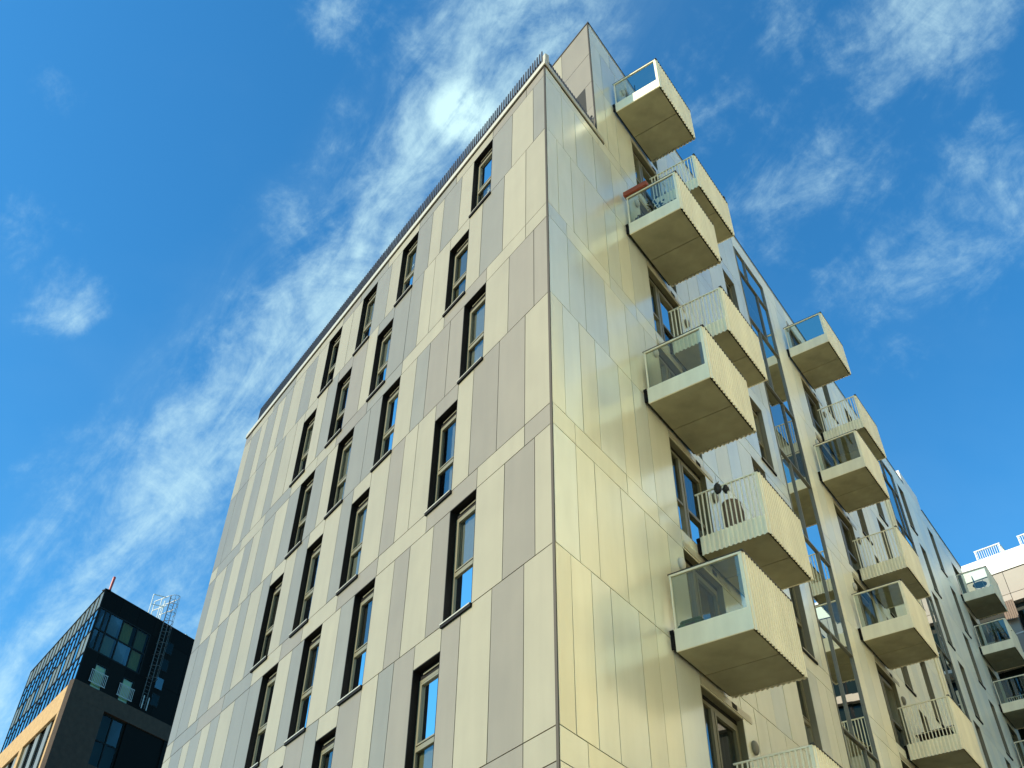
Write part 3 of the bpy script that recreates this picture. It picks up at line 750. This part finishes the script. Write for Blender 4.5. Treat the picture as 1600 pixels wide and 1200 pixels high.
# wicker chair and black bags on the barred balcony
t = empty('wicker_basket', mtx=Rm(6.1, .72, zf(2)))
b = MB(); b.lathe((0, 0, 0), [(.17, 0), (.22, .35), (.24, .70), (.20, .92), (.18, .92), (.21, .70), (.19, .3), (.15, .04)], 16); b.build('body', M['wicker'], t, ID)
b = MB(); b.lathe((0, 0, .90), [(.205, 0), (.215, .02), (.205, .045), (.17, .045), (.165, 0)], 16); b.build('rim', M['wicker'], t, ID)
tag(t, 'tall brown wicker basket standing behind the bars of the middle barred balcony', 'basket')
def bag(v, o, z, s, label):
    t = empty('hanging_bag', mtx=Rm(v, o, z)); r = random.Random(int(s * 100))
    b = MB(); b.lathe((0, 0, 0), [(.05 * s, 0), (.10 * s, .06 * s), (.12 * s, .18 * s), (.07 * s, .28 * s), (.03 * s, .34 * s)], 9)
    b.v = [(x * (1 + r.uniform(-.2, .2)), y * (1 + r.uniform(-.2, .2)), q) for x, y, q in b.v]
    b.build('body', M['dark'], t, ID); b = MB(); b.tube((0, 0, .32 * s), (.03, .05, .42 * s), .012, 5); b.build('handle', M['dark'], t, ID)
    return tag(t, label, 'bag', 'black bags on the balcony rail')
bag(5.58, .66, lev(2) + 1.08, .8, 'larger black bag tied over the rail of the balcony with the wicker basket')
bag(5.62, .84, lev(2) + 1.04, .65, 'smaller black bag lower on the rail of the balcony with the wicker basket')
t = empty('folded_turf_bag', mtx=Rm(4.05, .38, zf(1)))
b = MR(); b.box(-.16, .16, -.27, .27, 0, .13); b.box(-.12, .14, -.24, .2, .1305, .22); o = b.build('body', M['green'], t, ID, bevel=.035); b = MR(); b.box(-.161, -.158, -.1, .1, .05, .09); b.build('strap', M['dark'], t, ID)
tag(t, 'folded green bag on the floor behind the glass of the lowest glass-sided balcony', 'bag')
t = empty('rail_camera', mtx=Rm(7.6, 1.60, lev(6) + ZT)); b = MR(); b.box(-.05, .05, -.03, .06, .02, .12); b.build('body', M['dark'], t, ID, bevel=.01); b = MR(); b.box(-.02, .02, -.02, .02, -.03, .0195); b.build('clip', M['dark'], t, ID)
tag(t, 'small black box clipped to the front rail of the highest barred balcony', 'clip-on box')
t = empty('folded_parasol', mtx=Rm(17.3, 1.25, zf(7))); b = MB(); b.lathe((0, 0, 0), [(.26, 0), (.30, .1), (.26, .24), (.15, .34), (.02, .38)], 14); b.build('cover', M['dark'], t, ID, True); b = MB(); b.tube((0, 0, .38), (0, 0, .46), .02, 6); b.build('knob', M['galv'], t, ID)
tag(t, 'dark domed cover by the front of the highest balcony of the second stack', 'covered grill')
t = empty('slatted_bench', mtx=Rm(19.3, .8, zf(0) + 3.0 * 2 + .0))
for i in range(5):
    b = MB(); b.box(-.5, .5, -.2 + i * .09, -.13 + i * .09, .40, .43); b.build('slat', M['wood'], t, ID)
for sx in (-1, 1):
    b = MB(); b.box(sx * .42 - .03, sx * .42 + .03, -.2, .2, 0, .399); b.build('leg', M['wood'], t, ID)
tag(t, 'dark slatted bench behind the bars in the second balcony stack', 'bench')
# table and chairs on the third stack
t = empty('balcony_table', mtx=Rm(39.6, .95, zf(7)))
b = MB(); b.lathe((0, 0, .70), [(.34, 0), (.36, .012), (.34, .024), (.02, .025)], 20); b.build('table_top', M['dark'], t, ID)
b = MB(); b.tube((0, 0, .04), (0, 0, .70), .025, 8); b.build('column', M['dark'], t, ID)
for i in range(3):
    a = i * 2.094; b = MB(); b.tube((0, 0, .08), (.28 * math.cos(a), .28 * math.sin(a), .012), .014, 6); b.build('leg', M['dark'], t, ID)
tag(t, 'round dark table on the highest balcony at the far end', 'table')
chair(39.05, 1.0, zf(7), 1.6, 'dark chair left of the round table on the far highest balcony')
chair(40.2, 1.15, zf(7), -1.3, 'pale chair right of the round table on the far highest balcony', 'white')
for i, (v, o) in enumerate(((39.1, .9), (39.5, 1.2), (39.2, 1.35))):
    plant(v, o, zf(6), (.95, .8, .7)[i], ('tallest potted plant on the far balcony below the round table', 'middle potted plant on the far balcony below the round table', 'shortest potted plant on the far balcony below the round table')[i], 60, 'browncorr', .3, 10 + i)

# ================================================================== DARK GLASS BUILDING ON THE LEFT
X0 = Vector((-33.05392, 54.62650, 0))
D1 = Vector((-.60876143, .79335334, 0)); N1 = Vector((-.79335334, -.60876143, 0))
D2 = Vector((.52991926, .8480481, 0)); N2 = Vector((.8480481, -.52991926, 0))
G1 = frame(D1, N1, X0); G2 = frame(N2, D2, X0)
dark = empty('glass_topped_building', X0)
off = Matrix.Translation(-X0)
g1 = off @ G1; g2 = off @ G2
tag(dark, 'dark glass building on a tan brick base with a caged roof ladder', 'building')
ZR = 42.03; ZK = 34.4; LE = 18.35; RE = 17.0
def P1(u, o): return D1 * u + N1 * o
def P2(v, o): return D2 * v + N2 * o
def solid(name, z0, z1, i, mt):
    c = D1 * 0 - (D1 + D2).normalized() * 0
    # inset corner
    A = Matrix(((D1.x, -D2.x), (D1.y, -D2.y))); r = Vector(((-N2.x + N1.x) * i, (-N2.y + N1.y) * i)); uv = A.inverted() @ r
    c = P1(uv.x, -i)
    pts = [c, P1(LE - .02, -i), P1(LE - .02, -i) + D2 * RE, P2(RE - .02, -i)]
    return prism(name, pts, z0, z1, mt, dark)
solid('core', ZK - .2, ZR - .08, .45, M['room'])
solid('base_core', .1, ZK - .25, .5, M['room'])
b = MB(); b.box(0, LE, -.45, .03, ZR - .06, ZR + .03); b.build('roof_edge', M['mull'], dark, g1)
b = MR(); b.box(.03, RE, -.45, .03, ZR - .06, ZR + .029); b.build('roof_edge', M['mull'], dark, g2)
zr = [ZR - .07, 40.4, 38.42, 36.62, ZK + .02]; nc = 17; cw = LE / nc
fr = MB()
for i in range(nc + 1): fr.box(max(0, i * cw - .035), min(LE, i * cw + .035), -.08, .02, ZK, ZR - .061)
for z in zr[1:]:
    for i in range(nc): fr.box(i * cw + .0352, (i + 1) * cw - .0352, -.08, .015, z - .04, z + .04)
cwall = fr.build('curtain_wall', M['mull'], dark, g1)
for i in range(nc):
    for j in range(4):
        b = MB(); d = [R.uniform(-.004, .004) for _ in range(4)]
        x0, x1, z0, z1 = i * cw + .02, (i + 1) * cw - .02, zr[j + 1], zr[j]
        olive = j == 0 or (j == 2 and (i * 5) % 3 != 1)
        zs = z0 + (z1 - z0) * .62
        if j in (1, 3):
            b.quad((x0, -.03 + d[0], z0), (x1, -.03 + d[1], z0), (x1, -.03 + d[2], zs), (x0, -.03 + d[3], zs)); b.build('pane', M['bluepane'], cwall, ID)
            b = MB(); b.quad((x0, -.03 + d[0], zs), (x1, -.03 + d[1], zs), (x1, -.03 + d[2], z1), (x0, -.03 + d[3], z1)); b.build('pane', M['bluepane'], cwall, ID)
        else:
            b.quad((x0, -.03 + d[0], z0), (x1, -.03 + d[1], z0), (x1, -.03 + d[2], z1), (x0, -.03 + d[3], z1)); b.build('pane', M['spandrel'] if olive else M['bluepane'], cwall, ID)
tr = MB()
for j in (1, 3):
    zs = zr[j + 1] + (zr[j] - zr[j + 1]) * .62
    for i in range(nc): tr.box(i * cw + .0354, (i + 1) * cw - .0354, -.07, .0, zs - .025, zs + .025)
tr.build('transom', M['mull'], cwall, ID)
for (u, z) in ((8.6, 38.6), (9.2, 35.9)):
    b = MB(); b.box(u, u + .95, .021, .09, z, z + .1); b.build('open_vent', M['mull'], cwall, ID)
# shaded front: black cladding, two rows of panes, two low windows with rails
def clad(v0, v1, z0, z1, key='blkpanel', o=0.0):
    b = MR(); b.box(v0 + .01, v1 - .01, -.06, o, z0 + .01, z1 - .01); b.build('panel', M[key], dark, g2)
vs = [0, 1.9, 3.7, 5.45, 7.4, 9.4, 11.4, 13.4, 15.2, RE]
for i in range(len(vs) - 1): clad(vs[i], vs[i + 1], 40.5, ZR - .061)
fw = MR(); cols = [.15, .7, 1.2, 2.5, 3.95, 5.25]
for x in cols: fw.box(x - .05, x + .05, -.08, .012, 36.99, 40.49)
for z in (37.04, 38.7, 40.44):
    for i in range(5): fw.box(cols[i] + .0502, cols[i + 1] - .0502, -.08, .01, z - .05, z + .05)
fwo = fw.build('window_band', M['mull'], dark, g2)
for i in range(5):
    for (z0, z1) in ((37.06, 38.68), (38.72, 40.42)):
        b = MR(); d = [R.uniform(-.01, .01) for _ in range(4)]
        b.quad((cols[i], -.04 + d[0], z0), (cols[i + 1], -.04 + d[1], z0), (cols[i + 1], -.04 + d[2], z1), (cols[i], -.04 + d[3], z1)); b.build('pane', M['dkpane'], fwo, ID)
        if i >= 2:
            b = MR(); n = 6
            for q in range(n):
                x0 = cols[i] + .1 + q * .17; b.quad((x0, -.2 - .03 * (q % 2), z0), (x0 + .17, -.2 - .03 * ((q + 1) % 2), z0), (x0 + .17, -.2 - .03 * ((q + 1) % 2), z1), (x0, -.2 - .03 * (q % 2), z1))
            b.build('curtain', CURT[(1, 3, 4)[(i + int(z0)) % 3]], fwo, ID)
clad(0, .1, 36.99, 40.5)
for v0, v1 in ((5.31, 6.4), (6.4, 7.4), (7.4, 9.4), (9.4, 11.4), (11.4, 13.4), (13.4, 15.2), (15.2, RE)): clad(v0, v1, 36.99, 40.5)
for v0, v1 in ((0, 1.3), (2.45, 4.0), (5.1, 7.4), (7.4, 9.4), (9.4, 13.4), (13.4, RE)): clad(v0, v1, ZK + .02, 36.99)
for v0, v1 in ((1.3, 2.45), (4.0, 5.1)):
    clad(v0, v1, 36.3, 36.99)
    b = MR(); b.box(v0, v0 + .07, -.15, -.005, ZK + .03, 36.29); b.box(v1 - .07, v1, -.15, -.005, ZK + .03, 36.29); b.box(v0 + .0701, v1 - .0701, -.15, -.006, 36.22, 36.29)
    w_ = b.build('terrace_door', M['mull'], dark, g2)
    b = MR(); b.quad((v0 + .06, -.08, ZK + .04), (v1 - .06, -.08, ZK + .04), (v1 - .06, -.08, 36.24), (v0 + .06, -.08, 36.24)); b.build('pane', M['balglass'], w_, ID)
    b = MR(); b.box(v0 + .02, v1 - .02, -.3, -.2, ZK + .04, 36.24); b.build('lit_room_board', M['greenroom'], w_, ID)  # board coloured like a lit room, added behind the glass
    b = MR()
    n = 11
    for i in range(n): x = v0 - .2 + (v1 - v0 + .3) * i / (n - 1); b.box(x - .018, x + .018, .07, .10, ZK + .34, ZK + 1.22)
    b.box(v0 - .25, v1 + .15, .065, .105, ZK + 1.2205, ZK + 1.26); b.box(v0 - .25, v1 + .15, .065, .105, ZK + .29, ZK + .3395); b.build('railing', M['galv'], w_, ID)
for x in (6.05, 6.55):
    b = MR(); b.box(x, x + .06, .3, .36, ZK + .06, ZK + 1.1); b.build('rail_post', M['galv'], dark, g2)
# pale reflecting windows behind the ladder
for z in (35.2, 36.6, 38.2, 39.7):
    b = MR(); b.box(6.95, 7.75, .002, .03, z, z + 1.0); w_ = b.build('side_window', M['mull'], dark, g2)
    b = MR(); d = [R.uniform(-.02, .02) for _ in range(4)]; b.quad((7.0, .034 + d[0] * .2, z + .05), (7.7, .036 + d[1] * .2, z + .05), (7.7, .036 + d[2] * .2, z + .95), (7.0, .034 + d[3] * .2, z + .95)); b.build('pane', M['dkpane'], w_, ID)
# caged ladder
lad = empty('caged_ladder', mtx=G2 @ Matrix.Translation((.18, 6.25, 0)))
for y in (-.24, .24): b = MB(); b.tube((0, y, 34.6), (0, y, 44.4), .03, 6); b.build('stile', M['steel_shaded'], lad, ID)
rg = MB(); rg.tube((0, -.24, 0), (0, .24, 0), .016, 5); rgm = rg.mesh('rung', M['steel_shaded'])
z = 34.9
while z < 44.2: link('rung', rgm, lad, Matrix.Translation((0, 0, z))); z += .3
hp = MB()
n = 10; pts = [(.04 + .72 * math.sin(math.pi * i / n), -.40 * math.cos(math.pi * i / n), 0) for i in range(n + 1)]
for i in range(n): hp.tube(pts[i], pts[i + 1], .024, 5)
hpm = hp.mesh('hoop', M['steel_shaded']); hpt = hp.mesh('hoop', M['galv'])
for z in (36.9, 37.9, 38.9, 39.9, 40.9, 41.9, 42.7, 43.5, 44.3): link('hoop', hpt if z > 42.5 else hpm, lad, Matrix.Translation((0, 0, z)))  # paler hoops above the roof: sunlight put into the colour
for i in (1, 3, 5, 7, 9):
    b = MB(); q = pts[i]; b.tube((q[0], q[1], 36.9), (q[0], q[1], 44.3), .014, 5); b.build('cage_strap', M['steel_shaded'], lad, ID)
b = MB()
for y in (-.40, .40):
    b.tube((0, y, 44.3), (-1.7, y, 44.3), .042, 6); b.tube((0, y, 43.4), (-1.7, y, 43.4), .042, 6); b.tube((-1.7, y, 44.3), (-1.7, y, 42.1), .042, 6); b.tube((-.85, y, 44.3), (-.85, y, 42.1), .042, 6)
b.build('guard_rail', M['white'], lad, ID)  # steel rails made white, with the sun on them put into the colour
b = MB()
for y in (-1.7, -.45):
    b.tube((-.3, y, 42.1), (-.3, y, 43.9), .045, 6)
b.tube((-.3, -1.7, 43.9), (-.3, -.40, 44.25), .045, 6); b.tube((-.3, -1.7, 43.0), (-.3, -.4, 43.35), .042, 6)
b.build('side_guard', M['white'], lad, ID)  # white for sunlit steel here too
tag(lad, 'pale steel caged ladder rising over the roof edge of the dark glass building', 'ladder')
# red mast
t = empty('red_mast', mtx=G2 @ Matrix.Translation((-1.2, 1.15, ZR + .03)))
b = MB(); b.tube((0, 0, 0), (0, 0, .7), .13, 10); b.build('foot', M['red'], t, ID); b = MB(); b.tube((0, 0, .7), (.0, .05, 1.95), .10, 10, .12); b.build('shaft', M['red'], t, ID); b = MB(); b.lathe((0, .05, 1.95), [(.125, 0), (.11, .08), (.02, .12)], 10); b.build('cap', M['red'], t, ID)
tag(t, 'short red post standing on the roof of the dark glass building', 'post')
# brick base, lit side: band and piers with deep windows
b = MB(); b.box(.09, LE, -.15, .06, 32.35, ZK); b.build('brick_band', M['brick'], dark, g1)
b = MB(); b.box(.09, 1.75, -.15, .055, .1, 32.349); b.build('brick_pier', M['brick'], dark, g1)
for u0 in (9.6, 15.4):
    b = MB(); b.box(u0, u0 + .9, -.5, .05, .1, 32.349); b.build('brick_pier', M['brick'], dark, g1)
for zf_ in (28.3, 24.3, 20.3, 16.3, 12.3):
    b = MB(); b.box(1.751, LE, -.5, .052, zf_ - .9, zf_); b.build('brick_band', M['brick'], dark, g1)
    u = 1.8; i = 0
    while u < LE - .5:
        w = (1.5, 1.1)[i % 2]
        if i % 2 == 0:
            f = MB(); f.box(u, u + .08, -.3, -.2, zf_ + .01, zf_ + 4.0); f.box(u + w - .08, u + w, -.3, -.2, zf_ + .01, zf_ + 4.0); f.box(u + w * .5 - .03, u + w * .5 + .03, -.3, -.21, zf_ + .01, zf_ + 4.0)
            f.box(u + .0801, u + w * .5 - .0301, -.3, -.21, zf_ + 1.2, zf_ + 1.28); f.box(u + w * .5 + .0301, u + w - .0801, -.3, -.21, zf_ + 1.2, zf_ + 1.28)
            w_ = f.build('window', M['mull'], dark, g1)
            pn = MB(); pn.quad((u + .06, -.26, zf_ + .01), (u + w - .06, -.26, zf_ + .01), (u + w - .06, -.255, zf_ + 4.0), (u + .06, -.255, zf_ + 4.0)); pn.build('pane', M['bluepane'], w_, ID)
        else:
            f = MB(); f.box(u + .02, u + w - .02, -.3, -.12, zf_ + .01, zf_ + 4.0); f.build('grey_panel', M['grey'], dark, g1)
        u += w; i += 1
# brick base, shaded side
b = MR(); b.box(-.05, RE, -.5, .055, 33.15, ZK - .002); b.build('brick_band', M['brick_shaded'], dark, g2)
b = MR(); b.box(-.05, 3.2, -.5, .05, .1, 33.149); b.build('brick_pier', M['brick_shaded'], dark, g2)
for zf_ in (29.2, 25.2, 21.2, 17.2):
    b = MR(); b.box(3.21, RE, -.5, .048, zf_ - .9, zf_ - .001); b.build('brick_band', M['brick_shaded'], dark, g2)
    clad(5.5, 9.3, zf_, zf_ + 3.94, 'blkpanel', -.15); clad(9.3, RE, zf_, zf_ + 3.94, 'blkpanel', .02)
    f = MR()
    for x in (3.25, 4.3, 5.4): f.box(x - .05, x + .05, -.3, -.2, zf_, zf_ + 3.94)
    for z in (zf_ + .05, zf_ + 1.9, zf_ + 3.88):
        f.box(3.301, 4.249, -.3, -.205, z - .05, z + .05); f.box(4.351, 5.349, -.3, -.205, z - .05, z + .05)
    w_ = f.build('window', M['mull'], dark, g2)
    for (x0, x1) in ((3.28, 4.3), (4.3, 5.38)):
        for (z0, z1) in ((zf_ + .06, zf_ + 1.88), (zf_ + 1.92, zf_ + 3.86)):
            pn = MR(); d = [R.uniform(-.012, .012) for _ in range(4)]
            pn.quad((x0, -.25 + d[0], z0), (x1, -.25 + d[1], z0), (x1, -.25 + d[2], z1), (x0, -.25 + d[3], z1)); pn.build('pane', M['dkpane'], w_, ID)
b = MR(); b.box(9.0, 9.2, -.6, -.45, ZR + .031, ZR + .4); b.build('vent_pipe', M['white'], dark, g2)

# ================================================================== WHITE BUILDING CLOSING THE STREET
PW = Vector((27.52643, 36.55213, 0)); DWv = Vector((.74895572, -.66262005, 0)); NWv = Vector((-.66262005, -.74895572, 0))
GW = frame(NWv, DWv, PW); wb = empty('white_building', PW); gw = Matrix.Translation(-PW) @ GW
tag(wb, 'building with a white roof band and pinkish panels beyond the far balconies', 'building')
ZB2, ZT2 = 32.89, 34.09
def boxw(name, a0, a1, o0, o1, z0, z1, key, par=None, bev=0): 
    b = MR(); b.box(a0, a1, o0, o1, z0, z1); return b.build(name, M[key], par or wb, gw if par is None else ID, bevel=bev)
boxw('core', -6, 16, -9, -.4, .1, ZT2 - .1, 'room')
boxw('parapet', -6, 16, -.39, .06, ZB2 + .03, ZT2, 'white')
boxw('shadow_gap', -6, 16, -.38, .0, ZB2 - .03, ZB2 + .029, 'sealant')
xs = [-6, -4.2, -2.4, -.55, .65, 2.5, 4.3, 6.1, 8, 10, 12, 14, 16]
for i in range(12): boxw('panel', xs[i] + .015, xs[i + 1] - .015, -.38, .03 + R.uniform(-.003, .003), 31.47, ZB2 - .031, 'pinkpan')
for i in range(12):
    boxw('panel', xs[i] + .015, xs[i + 1] - .015, -.38, .03 + R.uniform(-.003, .003), 30.95, 31.44, 'pinkpan')
for zb_ in (27.75, 24.6, 21.4, 18.2, 15.0):
    boxw('floor_band', -6, 16, -.38, .028, zb_ - .45, zb_ + .0, 'pinkpan')
    for a0 in (-5.5, -2.5, .6, 3.6, 6.6, 9.6, 12.6):
        f = MR(); f.box(a0, a0 + .1, -.39, -.3, zb_ + .01, zb_ + 2.7); f.box(a0 + 2.3, a0 + 2.4, -.39, -.3, zb_ + .01, zb_ + 2.7); f.box(a0 + 1.15, a0 + 1.25, -.39, -.3, zb_ + .01, zb_ + 2.7)
        w_ = f.build('window', M['mull'], wb, gw)
        pn = MR(); pn.quad((a0 + .05, -.35, zb_ + .02), (a0 + 2.35, -.35, zb_ + .02), (a0 + 2.35, -.345, zb_ + 2.7), (a0 + .05, -.345, zb_ + 2.7)); pn.build('pane', M['dkpane'], w_, ID)
    for a0 in (-3.0, .1, 3.1, 6.1, 9.1, 12.1): boxw('pier', a0 - .08, a0 + .45, -.38, .026, zb_ + .001, zb_ + 2.74, 'pinkpan')
    b = MR()
    b.box(.12, 4.0, .55, .60, zb_ + 1.0, zb_ + 1.05); b.box(.12, .17, .55, .60, zb_ - .1, zb_ + .999); b.box(2.0, 2.05, .55, .60, zb_ - .1, zb_ + .999); b.box(.10, 4.0, .029, .62, zb_ - .3, zb_ - .11)
    b.build('balcony_rail', M['white'], wb, gw)
b = MR(); corr(b, 'a', .02, .72, .30, 29.8, 30.94, .12, .03); corr(b, 'o', .03, .30, .02, 29.8, 30.94, .12, .03, -1); b.build('ribbed_box', M['browncorr'], wb, gw)
def roofrail(a0, a1, zb_, par_name='roof_railing'):
    b = MR()
    b.box(a0, a0 + .07, -.12, -.05, zb_ + .001, zb_ + .65); b.box(a1 - .07, a1, -.12, -.05, zb_ + .001, zb_ + .65)
    b.box(a0 - .02, a1 + .02, -.13, -.04, zb_ + .651, zb_ + .71)
    b.box(a1 - .06, a1, -2.5, -.131, zb_ + .651, zb_ + .70)
    n = int((a1 - a0) / .12)
    for i in range(1, n): x = a0 + (a1 - a0) * i / n; b.box(x - .012, x + .012, -.10, -.07, zb_ + .0012, zb_ + .6505)
    for i in range(18): b.box(a1 - .045, a1 - .015, -2.5 + i * .13, -2.47 + i * .13, zb_ - .0995, zb_ + .6505)
    b.build(par_name, M['white'], wb, gw)
roofrail(-.47, 1.05, ZT2); roofrail(2.12, 4.2, ZT2); roofrail(5.4, 7.4, ZT2)

# ================================================================== BUILDING ACROSS THE STREET (unseen; height and pale walls shaped to bounce sun onto the right wall)
op = empty('opposite_building', tuple(Rp(0, 13.2, 0)))
ofs = Matrix.Translation(-Rp(0, 13.2, 0)) @ FRS
tag(op, 'unseen building across the street, made tall and pale to bounce sun onto the balconies', 'building')
b = MR(); b.box(-16, 33, 13.5, 24, .1, 37.8); b.build('core', M['room'], op, ofs)
for k in range(12):
    z = .1 + k * 3.15
    b = MR(); b.box(-16, 33, 13.1, 13.499, z, z + .95); b.build('floor_band', M['oppw'], op, ofs)
    x = -16; i = 0
    while x < 32.9:
        w = 2.1 if i % 2 == 0 else 1.3
        x1 = min(33, x + w)
        if i % 2 == 0:
            b = MR(); b.box(x, x1, 13.15, 13.499, z + .951, z + 3.149); b.build('pier', M['oppw'], op, ofs)
        elif k < 11:
            b = MR(); b.quad((x, 13.45, z + .96), (x1, 13.45 + R.uniform(-.01, .01), z + .96), (x1, 13.45, z + 3.14), (x, 13.45 + R.uniform(-.01, .01), z + 3.14)); b.build('window', M['oppg'], op, ofs)
        else:
            b = MR(); b.box(x, x1, 13.16, 13.499, z + .951, z + 3.149); b.build('pier', M['oppw'], op, ofs)
        x = x1; i += 1
